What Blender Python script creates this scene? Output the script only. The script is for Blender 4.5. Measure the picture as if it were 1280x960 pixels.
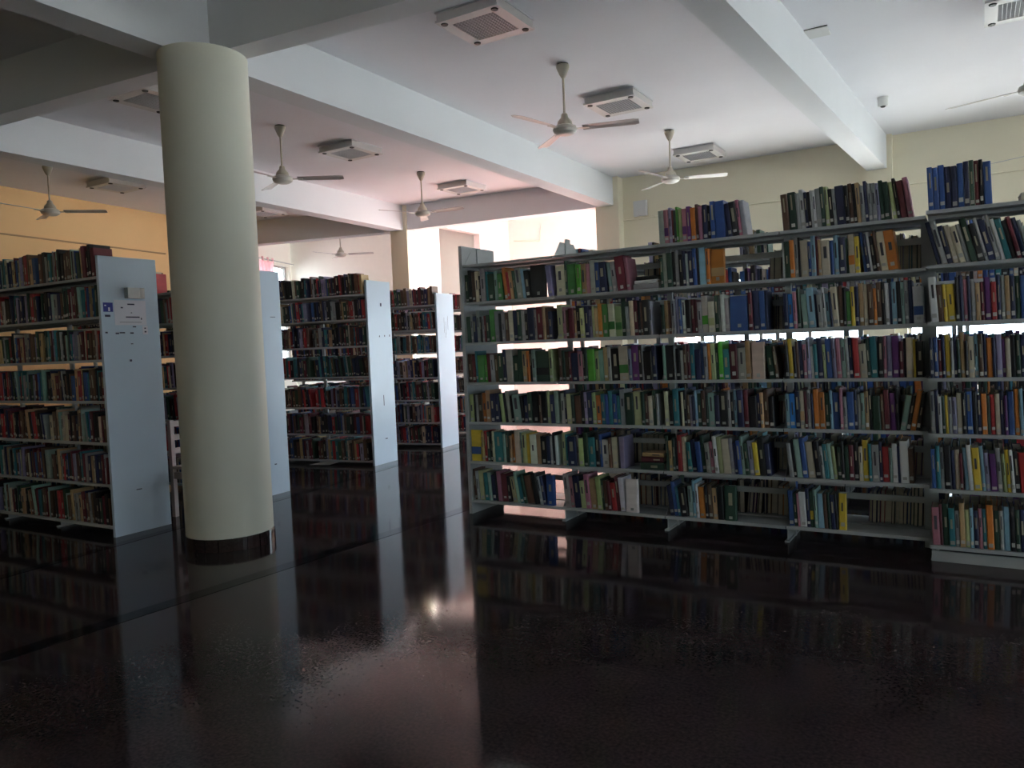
import bpy, math, random
from mathutils import Matrix, Vector
random.seed(7)
for o in list(bpy.data.objects): bpy.data.objects.remove(o)
SC = bpy.context.scene
COL = SC.collection

# ------------------------------------------------------------------ camera
YAW, PITCH, ROLL, EYE = math.radians(31.3), math.radians(-2.86), math.radians(-2.3), 1.4
fwd = Vector((-math.sin(YAW)*math.cos(PITCH), math.cos(YAW)*math.cos(PITCH), math.sin(PITCH)))
rgt = Vector((math.cos(YAW), math.sin(YAW), 0)); upv = rgt.cross(fwd)
r2 = math.cos(ROLL)*rgt + math.sin(ROLL)*upv; u2 = -math.sin(ROLL)*rgt + math.cos(ROLL)*upv
cd = bpy.data.cameras.new('camera'); cam = bpy.data.objects.new('camera', cd); COL.objects.link(cam)
cd.sensor_width = 36; cd.sensor_fit = 'HORIZONTAL'; cd.lens = 960/1280*36; cd.clip_end = 200
M = Matrix(((r2.x, u2.x, -fwd.x, 0), (r2.y, u2.y, -fwd.y, 0), (r2.z, u2.z, -fwd.z, EYE), (0, 0, 0, 1)))
cam.matrix_world = M
SC.camera = cam

# ------------------------------------------------------------------ sky and exposure
W = bpy.data.worlds.new('sky'); SC.world = W; W.use_nodes = True
bg = W.node_tree.nodes['Background']
bg.inputs[0].default_value = (0.74, 0.88, 1.0, 1); bg.inputs[1].default_value = 22.0
sl = bpy.data.lights.new('sun', 'SUN'); sl.energy = 250; sl.angle = 0.01; sl.color = (1, 0.96, 0.91)
so = bpy.data.objects.new('sun', sl); COL.objects.link(so)
SUN_DIR = Vector((0.80, 0.17, 1.0))          # towards the sun
so.rotation_euler = SUN_DIR.to_track_quat('Z', 'Y').to_euler(); so.location = (10, 10, 20)
vs = SC.view_settings
vs.view_transform = 'Standard'; vs.look = 'None'; vs.gamma = 1; vs.use_curve_mapping = False
vs.exposure = -0.85

def portal(loc, rot, sx, sy):
    l = bpy.data.lights.new('window_portal', 'AREA'); l.shape = 'RECTANGLE'; l.size = sx; l.size_y = sy
    l.cycles.is_portal = True
    o = bpy.data.objects.new('window_portal', l); COL.objects.link(o); o.location = loc; o.rotation_euler = rot

# ------------------------------------------------------------------ materials
def mat(name, col, rough=0.6, metal=0.0, spec=0.5, noise=0, nscale=8, bump=0.0, bscale=40, objvar=0.0):
    m = bpy.data.materials.new(name); m.use_nodes = True
    nt = m.node_tree; b = nt.nodes['Principled BSDF']
    b.inputs['Roughness'].default_value = rough; b.inputs['Metallic'].default_value = metal
    b.inputs['Specular IOR Level'].default_value = spec
    b.inputs['Base Color'].default_value = (*col, 1)
    src = None
    if noise:
        tc = nt.nodes.new('ShaderNodeTexCoord'); n = nt.nodes.new('ShaderNodeTexNoise')
        n.inputs['Scale'].default_value = nscale; n.inputs['Detail'].default_value = 6
        nt.links.new(tc.outputs['Object'], n.inputs['Vector'])
        mx = nt.nodes.new('ShaderNodeMix'); mx.data_type = 'RGBA'
        mx.inputs['A'].default_value = (*[c*(1-noise) for c in col], 1)
        mx.inputs['B'].default_value = (*[min(1, c*(1+noise)) for c in col], 1)
        nt.links.new(n.outputs['Fac'], mx.inputs['Factor']); src = mx.outputs['Result']
    if objvar:
        oi = nt.nodes.new('ShaderNodeObjectInfo'); h = nt.nodes.new('ShaderNodeHueSaturation')
        mr = nt.nodes.new('ShaderNodeMapRange'); mr.inputs['To Min'].default_value = 1-objvar; mr.inputs['To Max'].default_value = 1+objvar
        nt.links.new(oi.outputs['Random'], mr.inputs['Value']); nt.links.new(mr.outputs['Result'], h.inputs['Value'])
        if src: nt.links.new(src, h.inputs['Color'])
        else: h.inputs['Color'].default_value = (*col, 1)
        src = h.outputs['Color']
    if src: nt.links.new(src, b.inputs['Base Color'])
    if bump:
        tc = nt.nodes.new('ShaderNodeTexCoord'); n = nt.nodes.new('ShaderNodeTexNoise'); n.inputs['Scale'].default_value = bscale
        bp = nt.nodes.new('ShaderNodeBump'); bp.inputs['Strength'].default_value = bump; bp.inputs['Distance'].default_value = 0.01
        nt.links.new(tc.outputs['Object'], n.inputs['Vector']); nt.links.new(n.outputs['Fac'], bp.inputs['Height']); nt.links.new(bp.outputs['Normal'], b.inputs['Normal'])
    return m

MT = {}
MT['ceiling'] = mat('ceiling_paint', (0.86, 0.86, 0.90), 0.85, noise=0.04, nscale=1.5)
MT['beam'] = mat('beam_paint', (0.80, 0.82, 0.84), 0.8, noise=0.03, nscale=2)
MT['cream'] = mat('cream_wall_paint', (0.86, 0.80, 0.62), 0.8, noise=0.04, nscale=2)
MT['peach'] = mat('peach_wall_tone', (0.80, 0.52, 0.25), 0.8, noise=0.05, nscale=1.5)  # one even peach tone over the whole left wall
MT['column'] = mat('column_paint', (0.76, 0.75, 0.64), 0.55, noise=0.03, nscale=3)
MT['white'] = mat('white_wall_paint', (0.90, 0.87, 0.78), 0.8, noise=0.03)
MT['greywall'] = mat('grey_cream_paint', (0.62, 0.60, 0.50), 0.8, noise=0.04)
MT['skirting'] = mat('granite_skirting', (0.03, 0.02, 0.02), 0.15, noise=0.5, nscale=60)
MT['strip'] = mat('black_granite_strip', (0.004, 0.005, 0.008), 0.10, spec=0.06, noise=0.4, nscale=80)
MT['rack'] = mat('grey_rack_enamel', (0.47, 0.50, 0.51), 0.4, noise=0.06, nscale=6)
MT['panel'] = mat('pale_panel_enamel', (0.62, 0.74, 0.86), 0.32, noise=0.04, nscale=3, bump=0.03, bscale=5)  # blue of the window light is put into this enamel colour
MT['fan'] = mat('fan_enamel', (0.55, 0.52, 0.47), 0.35, noise=0.03)
MT['fanrod'] = mat('fan_rod_enamel', (0.50, 0.45, 0.36), 0.4, noise=0.03)
MT['blade'] = mat('fan_blade_enamel', (0.45, 0.41, 0.40), 0.35, noise=0.05)
MT['dark'] = mat('dark_rubber_and_shadow', (0.02, 0.02, 0.02), 0.6, noise=0.2)
MT['fixture'] = mat('fixture_enamel', (0.70, 0.68, 0.66), 0.4, noise=0.03)
MT['louver'] = mat('louver_metal', (0.62, 0.62, 0.64), 0.35, metal=0.2, noise=0.03)
MT['tray'] = mat('fixture_tray', (0.70, 0.70, 0.72), 0.4, noise=0.05)
MT['plastic'] = mat('white_plastic', (0.72, 0.72, 0.70), 0.5, noise=0.02)
MT['steel'] = mat('dull_steel', (0.45, 0.45, 0.45), 0.35, metal=0.7, noise=0.1)
MT['paper'] = mat('paper_sheet', (0.80, 0.80, 0.88), 0.8, noise=0.02)
MT['ink'] = mat('printed_ink', (0.05, 0.05, 0.10), 0.8, noise=0.1)
MT['inkblue'] = mat('blue_print', (0.03, 0.04, 0.28), 0.7, noise=0.3, nscale=60)
MT['wood'] = mat('pale_pinkish_wood', (0.62, 0.50, 0.47), 0.5, noise=0.15, nscale=12)
MT['frame'] = mat('window_frame_paint', (0.35, 0.34, 0.33), 0.5, noise=0.05)
MT['yardwall'] = mat('pink_bounce_wall_paint', (0.80, 0.67, 0.63), 0.8, noise=0.03)  # pink put into the walls to tint the light they bounce
MT['conduitbrown'] = mat('brown_conduit_paint', (0.40, 0.24, 0.12), 0.7, noise=0.05)
MT['ground'] = mat('pale_concrete', (0.70, 0.68, 0.66), 0.9, noise=0.1, nscale=0.5)
MT['redfloor'] = mat('pink_bounce_paving', (0.46, 0.22, 0.20), 0.8, noise=0.15, nscale=3)  # hidden paving, reddened so its bounce turns the ceiling pink
MT['page'] = mat('book_pages', (0.62, 0.56, 0.44), 0.9, noise=0.1, nscale=60)
MT['sticker'] = mat('spine_sticker', (0.52, 0.52, 0.49), 0.7, noise=0.1, objvar=0.35)
MT['title'] = mat('gilt_title_print', (0.40, 0.36, 0.26), 0.6, noise=0.3, nscale=300, objvar=0.4)
MT['titledark'] = mat('dark_title_print', (0.07, 0.07, 0.09), 0.6, noise=0.3, nscale=300, objvar=0.4)

# polished granite floor
m = bpy.data.materials.new('polished_granite'); m.use_nodes = True; nt = m.node_tree; b = nt.nodes['Principled BSDF']
tc = nt.nodes.new('ShaderNodeTexCoord'); n1 = nt.nodes.new('ShaderNodeTexNoise'); n1.inputs['Scale'].default_value = 70; n1.inputs['Detail'].default_value = 8
n2 = nt.nodes.new('ShaderNodeTexNoise'); n2.inputs['Scale'].default_value = 2.5; n2.inputs['Detail'].default_value = 5
vo = nt.nodes.new('ShaderNodeTexVoronoi'); vo.inputs['Scale'].default_value = 160
cr = nt.nodes.new('ShaderNodeValToRGB')
cr.color_ramp.elements[0].position = 0.35; cr.color_ramp.elements[0].color = (0.020, 0.015, 0.017, 1)
cr.color_ramp.elements[1].position = 0.72; cr.color_ramp.elements[1].color = (0.062, 0.043, 0.045, 1)
ad = nt.nodes.new('ShaderNodeMath'); ad.operation = 'MULTIPLY_ADD'; ad.inputs[1].default_value = 0.35
for n in (n1, n2, vo): nt.links.new(tc.outputs['Object'], n.inputs['Vector'])
nt.links.new(n2.outputs['Fac'], ad.inputs[0]); 
sm = nt.nodes.new('ShaderNodeMath'); sm.operation = 'MULTIPLY'; sm.inputs[1].default_value = 0.65
nt.links.new(n1.outputs['Fac'], sm.inputs[0]); nt.links.new(sm.outputs[0], ad.inputs[2])
nt.links.new(ad.outputs[0], cr.inputs['Fac']); nt.links.new(cr.outputs['Color'], b.inputs['Base Color'])
b.inputs['Roughness'].default_value = 0.08; b.inputs['Specular IOR Level'].default_value = 0.11
n3 = nt.nodes.new('ShaderNodeTexNoise'); n3.inputs['Scale'].default_value = 0.9; n3.inputs['Detail'].default_value = 0.0; nt.links.new(tc.outputs['Object'], n3.inputs['Vector'])
bp = nt.nodes.new('ShaderNodeBump'); bp.inputs['Strength'].default_value = 0.012; bp.inputs['Distance'].default_value = 0.01
nt.links.new(n3.outputs['Fac'], bp.inputs['Height']); nt.links.new(bp.outputs['Normal'], b.inputs['Normal'])
MT['floor'] = m

# clear pane
m = bpy.data.materials.new('clear_pane'); m.use_nodes = True; nt = m.node_tree; nt.nodes.clear()
out = nt.nodes.new('ShaderNodeOutputMaterial'); tr = nt.nodes.new('ShaderNodeBsdfTransparent'); gl = nt.nodes.new('ShaderNodeBsdfGlossy')
gl.inputs['Roughness'].default_value = 0.02; mx = nt.nodes.new('ShaderNodeMixShader'); mx.inputs[0].default_value = 0.07
tr.inputs[0].default_value = (0.93, 0.95, 0.95, 1)
nt.links.new(tr.outputs[0], mx.inputs[1]); nt.links.new(gl.outputs[0], mx.inputs[2]); nt.links.new(mx.outputs[0], out.inputs[0])
MT['glass'] = m
# pink curtain cloth
m = bpy.data.materials.new('pink_curtain_cloth'); m.use_nodes = True; nt = m.node_tree; nt.nodes.clear()
out = nt.nodes.new('ShaderNodeOutputMaterial'); df = nt.nodes.new('ShaderNodeBsdfDiffuse'); tl = nt.nodes.new('ShaderNodeBsdfTranslucent')
df.inputs[0].default_value = (0.88, 0.62, 0.64, 1); tl.inputs[0].default_value = (0.92, 0.66, 0.68, 1)
mx = nt.nodes.new('ShaderNodeMixShader'); mx.inputs[0].default_value = 0.6
wv = nt.nodes.new('ShaderNodeTexNoise'); wv.inputs['Scale'].default_value = 300
bp = nt.nodes.new('ShaderNodeBump'); bp.inputs['Strength'].default_value = 0.2; nt.links.new(wv.outputs['Fac'], bp.inputs['Height']); nt.links.new(bp.outputs['Normal'], df.inputs['Normal'])
nt.links.new(df.outputs[0], mx.inputs[1]); nt.links.new(tl.outputs[0], mx.inputs[2]); nt.links.new(mx.outputs[0], out.inputs[0])
MT['curtain'] = m
# books joined in one object carry their cloth colour per book
m = bpy.data.materials.new('assorted_book_covers'); m.use_nodes = True; nt = m.node_tree; b = nt.nodes['Principled BSDF']
at = nt.nodes.new('ShaderNodeAttribute'); at.attribute_name = 'cover'; b.inputs['Roughness'].default_value = 0.5
ns = nt.nodes.new('ShaderNodeTexNoise'); ns.inputs['Scale'].default_value = 60
hs = nt.nodes.new('ShaderNodeHueSaturation'); mr = nt.nodes.new('ShaderNodeMapRange'); mr.inputs['To Min'].default_value = 0.8; mr.inputs['To Max'].default_value = 1.2
nt.links.new(ns.outputs['Fac'], mr.inputs['Value']); nt.links.new(mr.outputs['Result'], hs.inputs['Value'])
nt.links.new(at.outputs['Color'], hs.inputs['Color']); nt.links.new(hs.outputs['Color'], b.inputs['Base Color'])
MT['stuffbook'] = m

PAL = {  # code: (linear colour, words)
 'k': ((0.012, 0.012, 0.016), 'black'), 'n': ((0.018, 0.026, 0.085), 'navy'), 'b': ((0.03, 0.09, 0.30), 'blue'),
 'B': ((0.03, 0.20, 0.60), 'bright blue'), 'c': ((0.25, 0.45, 0.58), 'pale blue'), 't': ((0.03, 0.20, 0.24), 'teal'),
 'g': ((0.06, 0.24, 0.06), 'green'), 'G': ((0.10, 0.42, 0.05), 'bright green'), 'd': ((0.025, 0.07, 0.045), 'dark green'),
 'l': ((0.42, 0.50, 0.24), 'pale green'), 'y': ((0.62, 0.46, 0.05), 'yellow'), 'o': ((0.58, 0.20, 0.035), 'orange'),
 'w': ((0.72, 0.74, 0.74), 'white'), 'W': ((0.60, 0.55, 0.42), 'cream'), 's': ((0.34, 0.36, 0.36), 'grey'),
 'r': ((0.38, 0.03, 0.035), 'red'), 'm': ((0.13, 0.018, 0.03), 'maroon'), 'p': ((0.12, 0.03, 0.17), 'purple'),
 'P': ((0.45, 0.19, 0.25), 'dusty pink'), 'u': ((0.12, 0.065, 0.04), 'brown'), 'e': ((0.48, 0.33, 0.17), 'tan'),
 'v': ((0.28, 0.27, 0.42), 'lavender'), 'q': ((0.27, 0.43, 0.38), 'mint'),
}
for k, (c, wd) in PAL.items():
    MT['bk_'+k] = mat(wd.replace(' ', '_')+'_book_cloth', c, 0.45, noise=0.12, nscale=45, objvar=0.22)

# ------------------------------------------------------------------ mesh helpers
class MB:
    def __init__(s): s.v = []; s.f = []
    def box(s, a, b):
        x0, y0, z0 = a; x1, y1, z1 = b; n = len(s.v)
        s.v += [(x0,y0,z0),(x1,y0,z0),(x1,y1,z0),(x0,y1,z0),(x0,y0,z1),(x1,y0,z1),(x1,y1,z1),(x0,y1,z1)]
        s.f += [tuple(n+i for i in q) for q in ((0,3,2,1),(4,5,6,7),(0,1,5,4),(1,2,6,5),(2,3,7,6),(3,0,4,7))]
        return s
    def prism(s, poly, z0, z1, T=None):   # poly in xy (ccw), extruded along z, optional transform
        n = len(s.v); k = len(poly)
        pts = [(x, y, z0) for x, y in poly]+[(x, y, z1) for x, y in poly]
        if T: pts = [tuple(T @ Vector(p)) for p in pts]
        s.v += pts
        s.f.append(tuple(n+i for i in range(k))[::-1]); s.f.append(tuple(n+k+i for i in range(k)))
        for i in range(k): j = (i+1) % k; s.f.append((n+i, n+j, n+k+j, n+k+i))
        return s
    def lathe(s, prof, seg=24):            # prof: list of (r,z), from bottom to top
        n = len(s.v)
        for r, z in prof:
            for i in range(seg):
                a = 2*math.pi*i/seg; s.v.append((r*math.cos(a), r*math.sin(a), z))
        for j in range(len(prof)-1):
            for i in range(seg):
                k = (i+1) % seg; s.f.append((n+j*seg+i, n+j*seg+k, n+(j+1)*seg+k, n+(j+1)*seg+i))
        s.f.append(tuple(n+i for i in range(seg))[::-1]); s.f.append(tuple(n+(len(prof)-1)*seg+i for i in range(seg)))
        return s
    def tube(s, pts, r, seg=8):
        for a, b in zip(pts, pts[1:]):
            a = Vector(a); b = Vector(b); d = (b-a).normalized(); q = d.to_track_quat('Z', 'Y').to_matrix()
            n = len(s.v)
            for p in (a, b):
                for i in range(seg):
                    t = 2*math.pi*i/seg; s.v.append(tuple(p+q @ Vector((r*math.cos(t), r*math.sin(t), 0))))
            for i in range(seg): k = (i+1) % seg; s.f.append((n+i, n+k, n+seg+k, n+seg+i))
            s.f.append(tuple(n+i for i in range(seg))[::-1]); s.f.append(tuple(n+seg+i for i in range(seg)))
        return s
    def mesh(s, name, m, smooth=False):
        me = bpy.data.meshes.new(name); me.from_pydata(s.v, [], s.f); me.materials.append(MT[m])
        if smooth:
            for p in me.polygons: p.use_smooth = True
            me.set_sharp_from_angle(angle=math.radians(35))
        return me
    def build(s, name, m, parent=None, smooth=False, loc=None, rz=0):
        return link(name, s.mesh(name, m, smooth), parent, loc, rz)
def link(name, me, parent=None, loc=None, rz=0):
    o = bpy.data.objects.new(name, me); COL.objects.link(o); o.parent = parent
    if loc is not None: o.location = loc
    if rz: o.rotation_euler.z = rz
    return o
def empty(name, loc=(0, 0, 0), rz=0):
    o = bpy.data.objects.new(name, None); COL.objects.link(o); o.location = loc; o.rotation_euler.z = rz; o.empty_display_size = 0.1
    return o
def tag(o, label=None, cat=None, group=None, kind=None):
    if label: o['label'] = label
    if cat: o['category'] = cat
    if group: o['group'] = group
    if kind: o['kind'] = kind
    return o
def struct(o, label, cat): return tag(o, label, cat, None, 'structure')
def copy_tree(o, parent=None):
    c = o.copy(); COL.objects.link(c); c.parent = parent
    for ch in list(o.children): copy_tree(ch, c)
    return c

# ------------------------------------------------------------------ setting
BB, CE = 3.6, 4.05      # beam underside, ceiling
f = MB().box((-16, -4.9, -0.2), (9.3, 12.02, 0)).box((-16, 12.02, -0.2), (-4.75, 15, 0)).build('floor', 'floor'); struct(f, 'dark polished granite floor reflecting the racks', 'floor')
def strip(a, b, w):
    a = Vector(a); b = Vector(b); d = (b-a).normalized(); nrm = Vector((-d.y, d.x))*w/2
    poly = [a-nrm, b-nrm, b+nrm, a+nrm]
    o = MB().prism([(p.x, p.y) for p in poly][::1], 0.0, 0.0015).build('granite_strip', 'strip', f); return o
strip((-4.14, 0.0), (-3.83, 5.2), 0.12); strip((-3.83, 5.2), (-3.83, 9.0), 0.12)
strip((-5.40, 0.8), (-5.83, 5.3), 0.09); strip((-5.83, 5.3), (-6.42, 10.0), 0.09)

g = MB().box((-60, -60, -0.5), (60, 60, -0.25)).build('ground_outside', 'ground'); struct(g, 'pale unseen ground added outside to bounce sunlight in', 'ground')  # unseen ground, added so its sunlit bounce brightens the ceiling
# ceiling: main hall and the room beyond
c = MB().box((-16, -4.9, CE), (9.3, 11.55, CE+0.2)).box((-5.4, 11.55, CE), (9.3, 12.02, CE+0.2)).box((-16, 11.55, CE), (-9.12, 15, CE+0.2)).build('ceiling', 'ceiling')
struct(c, 'flat white painted ceiling between the beams', 'ceiling')

def beam(name, a, b, w, z0, z1, label, matl='beam'):
    """beam whose given edge a-b is its visible lower edge; width goes to the left of a->b"""
    a = Vector(a); b = Vector(b); d = (b-a).normalized(); nl = Vector((-d.y, d.x))*w
    o = MB().prism([(p.x, p.y) for p in (a, b, b+nl, a+nl)], z0, z1).build(name, matl)
    struct(o, label, 'beam'); return o
beam('trim_1', (-4.74, -4.6), (-5.015, 11.62), 0.26, BB, CE, 'long white ceiling beam running over the round column')
beam('trim_2', (-1.44, 4.3), (-1.035, 11.7), 0.25, BB, CE, 'white ceiling beam above the long near rack')
beam('trim_3', (-8.05, -3), (-9.02, 11.2), 0.26, BB, CE, 'white ceiling beam behind the round column on the left')
beam('trim_4', (-4.74, 3.77), (9.2, 5.2), 0.21, BB, CE-0.0005, 'grey cross beam from the column to the upper right')
beam('trim_5', (-11.6, 3.16), (-5.02, 3.785), 0.2, BB, CE-0.0005, 'grey cross beam from the column to the left edge')
beam('trim_6', (-8.97, 11.23), (-5.28, 11.62), 0.25, BB, CE+0.4, 'far beam over the bright open bay')
beam('trim_7', (-12.9, 10.32), (-9.32, 11.18), 0.25, BB, CE-0.0005, 'far beam over the opening beside the peach wall')

# pillars at the far beam ends
def pillar(name, cx, cy, wx, wy, rz, label, m='cream', h=CE):
    o = MB().box((-wx/2, -wy/2, 0), (wx/2, wy/2, h-0.001)).build(name, m, None, False, (cx, cy, 0), rz)
    return struct(o, label, 'pillar')
pillar('trim_8', -5.13, 11.80, 0.40, 0.36, 0.0, 'cream pillar at the far end of the beam beside the bright bay', 'cream', CE)
pillar('trim_9', -1.14, 11.86, 0.34, 0.30, 0.0, 'cream pillar at the far wall under the beam on the right', 'cream', CE)
pillar('trim_10', -9.14, 11.36, 0.36, 0.34, 0.1, 'peach toned pillar between the two far openings', 'cream', CE)

# far wall with windows
def wall_with_windows(name, axis, pos, thick, lo, hi, openings, z1, m, label):
    """axis 'x': wall runs along x at y=pos..pos+thick; openings: (a,b,z0,z1)"""
    mb = MB()
    def bx(a, b, za, zb):
        if b-a < 1e-4 or zb-za < 1e-4: return
        if axis == 'x': mb.box((a, pos, za), (b, pos+thick, zb))
        else: mb.box((pos, a, za), (pos+thick, b, zb))
    cur = lo
    for a, b, za, zb in sorted(openings):
        bx(cur, a, 0, z1); bx(a, b, 0, za); bx(a, b, zb, z1); cur = b
    bx(cur, hi, 0, z1)
    return struct(mb.build(name, m), label, 'wall')
WN = [0]
def window(axis, pos, a, b, za, zb, nx, inward, label, thick=0.2):
    """frame, mullions and one pane per light"""
    WN[0] += 1
    e = empty('window_%d' % WN[0], ((a+b)/2, pos+thick/2, za) if axis == 'x' else (pos+thick/2, (a+b)/2, za), 0 if axis == 'x' else math.pi/2)
    struct(e, label, 'window')
    w = (b-a)/2; h = zb-za; t = 0.025
    MB().box((-w, -t, 0), (w, t, 0.05)).box((-w, -t, h-0.05), (w, t, h)).box((-w, -t, 0.05), (-w+0.05, t, h-0.05)).box((w-0.05, -t, 0.05), (w, t, h-0.05)).build('window_frame', 'frame', e)
    for i in range(1, nx):
        x = -w+2*w*i/nx
        MB().box((x-0.025, -t, 0.05), (x+0.025, t, h-0.05)).build('mullion', 'frame', e)
    for i in range(nx):
        x0 = -w+2*w*i/nx+0.03; x1 = -w+2*w*(i+1)/nx-0.03
        MB().box((x0, -0.003, 0.05), (x1, 0.003, h-0.05)).build('pane', 'glass', e)
    if axis == 'x': portal(((a+b)/2, pos+thick/2-inward*-0.05, (za+zb)/2), (math.pi/2*(1 if inward > 0 else -1), 0, 0), b-a, zb-za)
    else: portal((pos+thick/2+0.05*inward*-1, (a+b)/2, (za+zb)/2), (0, math.pi/2*(1 if inward > 0 else -1), 0), zb-za, b-a)
    return e
far_open = [(-4.2, -1.40, 0.2, 2.35), (-0.82, 2.0, 0.3, 2.25), (5.0, 7.8, 0.3, 2.25)]
wall_with_windows('wall_far', 'x', 11.82, 0.2, -4.95, 9.3, far_open, CE, 'cream', 'cream far wall above and behind the racks')
for i, (a, b, za, zb) in enumerate(far_open):
    window('x', 11.82, a, b, za, zb, 4, -1, ['daylit window in the far wall left of the right pillar', 'daylit window in the far wall right of the right pillar', 'daylit window at the far right of the far wall'][i])
right_open = [(-3.0, -1.0, 0.9, 2.4), (1.2, 3.7, 0.9, 2.4), (5.8, 8.4, 0.8, 2.2), (8.9, 11.6, 0.8, 3.3)]  # last two openings are unseen, added to brighten the far end
wall_with_windows('wall_right', 'y', 9.1, 0.2, -4.9, 12.0, right_open, CE, 'cream', 'cream side wall to the right')
for i, (a, b, za, zb) in enumerate(right_open):
    window('y', 9.1, a, b, za, zb, 4, +1, ['daylit window in the right side wall, nearest the back', 'daylit window in the right side wall, nearest the racks', 'added unseen window in the right side wall beside the rear racks', 'added tall unseen window in the right side wall near the far wall'][i])
wall_with_windows('wall_back', 'x', -4.9, 0.2, -16, 9.3, [], CE, 'cream', 'cream wall behind the viewer')

def slant_wall(name, a, b, t, z0, z1, m, label, cat='wall'):
    a = Vector(a); b = Vector(b); d = (b-a).normalized(); n = Vector((-d.y, d.x))*t
    o = MB().prism([(p.x, p.y) for p in (a, b, b+n, a+n)], z0, z1).build(name, m); return struct(o, label, cat)
slant_wall('wall_left', (-10.7, -4.9), (-12.93, 10.45), 0.2, 0, CE, 'peach', 'peach orange side wall on the left')
# room beyond: left wall with tall curtained window, back wall
LA, LB = Vector((-12.93, 10.45)), Vector((-13.85, 12.95))
d = (LB-LA).normalized(); nn = Vector((-d.y, d.x))*0.2
def lw(t0, t1, z0, z1, mb):
    p = [LA+d*t0, LA+d*t1, LA+d*t1+nn, LA+d*t0+nn]; mb.prism([(q.x, q.y) for q in p], z0, z1)
LL = (LB-LA).length; mb = MB(); lw(0, 0.3, 0, CE, mb); lw(LL-0.12, LL, 0, CE, mb); lw(0.3, LL-0.12, 0, 0.8, mb); lw(0.3, LL-0.12, 3.45, CE, mb)
struct(mb.build('wall_left_beyond', 'white'), 'bright wall of the room beyond, around the curtained window', 'wall')
WN[0] += 1
mid = LA+d*((0.3+LL-0.12)/2)+nn/2
e = empty('window_%d' % WN[0], (mid.x, mid.y, 0.8), math.atan2(d.y, d.x)); struct(e, 'tall window with pink curtain in the room beyond', 'window')
w = (LL-0.42)/2; h = 2.65; t = 0.025
MB().box((-w, -t, 0), (w, t, .05)).box((-w, -t, h-.05), (w, t, h)).box((-w, -t, .05), (-w+.05, t, h-.05)).box((w-.05, -t, .05), (w, t, h-.05)).build('window_frame', 'frame', e)
MB().box((-.025, -t, .05), (.025, t, h-.05)).build('mullion', 'frame', e)
for s in (-1, 1): MB().box((min(s*.03, s*(w-.05)), -.003, .05), (max(s*.03, s*(w-.05)), .003, h-.05)).build('pane', 'glass', e)
portal((mid.x, mid.y, 2.1), (math.pi/2, 0, math.atan2(d.y, d.x)+math.pi), 2*w, h)
# curtain hung from a rod, drawn over the near part of the window
cu = empty('curtain', (LA.x, LA.y, 0)); cu.rotation_euler.z = math.atan2(d.y, d.x)
tag(cu, 'pink curtain hanging on a rod in the room beyond the left racks', 'curtain')
MB().tube([(0.1, -0.10, 3.5), (LL-0.05, -0.10, 3.5)], 0.012).build('curtain_rod', 'steel', cu)
mb = MB(); NC = 60
for i in range(NC+1):
    x = 0.2+(LL-1.25)*i/NC; y = -0.10+0.035*math.sin(i*1.05)
    mb.v += [(x, y, 0.75), (x, y, 3.46), (x, y+0.004, 3.46), (x, y+0.004, 0.75)]
for i in range(NC):
    k = 4*i
    for q in range(4): r = (q+1) % 4; mb.f.append((k+q, k+r, k+4+r, k+4+q))
mb.build('curtain_cloth', 'curtain', cu, True)
for i in range(7):
    x = 0.3+(LL-1.35)*i/6; MB().box((x-0.02, -0.115, 3.44), (x+0.02, -0.085, 3.55)).build('curtain_loop', 'curtain', cu)
slant_wall('wall_far_beyond', (-14.0, 12.95), (-9.2, 13.9), 0.2, 0, CE, 'white', 'bright cream wall of the room beyond')
# courtyard: open to the sky beyond the open bay
pv = MB().box((-9.0, 12.03, 0.0), (-4.97, 15, 0.004)).build('courtyard_paving', 'redfloor'); tag(pv, 'unseen paving reddened to bounce pink light from the bay', 'paving', None, 'structure')
o = MB().box((-9.2, 11.55, 0), (-9.05, 12.35, 4.3)).box((-9.2, 12.35, 3.8), (-9.05, 13.8, 4.3)).box((-9.2, 13.8, 0), (-9.05, 15, 4.3)).build('wall_courtyard_side', 'yardwall')
struct(o, 'pale side wall of the bright open bay', 'wall')
o = MB().box((-9.05, 11.60, 0), (-9.03, 12.25, 3.38)).build('door_1', 'greywall'); struct(o, 'grey cream door panel inside the bright open bay', 'door')
MB().tube([(0.0, 0, 0), (0.05, 0, 0), (0.05, 0.12, 0)], 0.008).build('handle', 'steel', o, False, (-9.03, 12.05, 1.05))
o = MB().box((-9.2, 15, 0), (-4.7, 15.2, 4.3)).build('wall_courtyard_end', 'yardwall'); struct(o, 'dazzling white end wall of the open bay', 'wall')
o = MB().box((-4.95, 12.03, 0), (-4.75, 12.3, 4.3)).box((-4.95, 12.3, 0), (-4.75, 14.8, 0.5)).box((-4.95, 12.3, 3.7), (-4.75, 14.8, 4.3)).box((-4.95, 14.8, 0), (-4.75, 15, 4.3)).build('wall_courtyard_near', 'yardwall'); struct(o, 'pale wall with wide opening on the right of the bright bay', 'wall')
o = MB().box((-9.2, 11.87, 4.3), (-4.7, 15.2, 4.45)).build('ceiling_courtyard', 'ceiling'); struct(o, 'white ceiling of the bright open bay', 'ceiling')
portal((-4.85, 13.55, 2.1), (0, math.pi/2, 0), 3.2, 2.5)
o = MB().tube([(-8.9, 14.98, 3.75), (-8.25, 14.98, 3.68), (-8.18, 14.98, 4.05)], 0.012).build('conduit', 'greywall'); tag(o, 'thin bent conduit on the dazzling white end wall', 'conduit')

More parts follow.
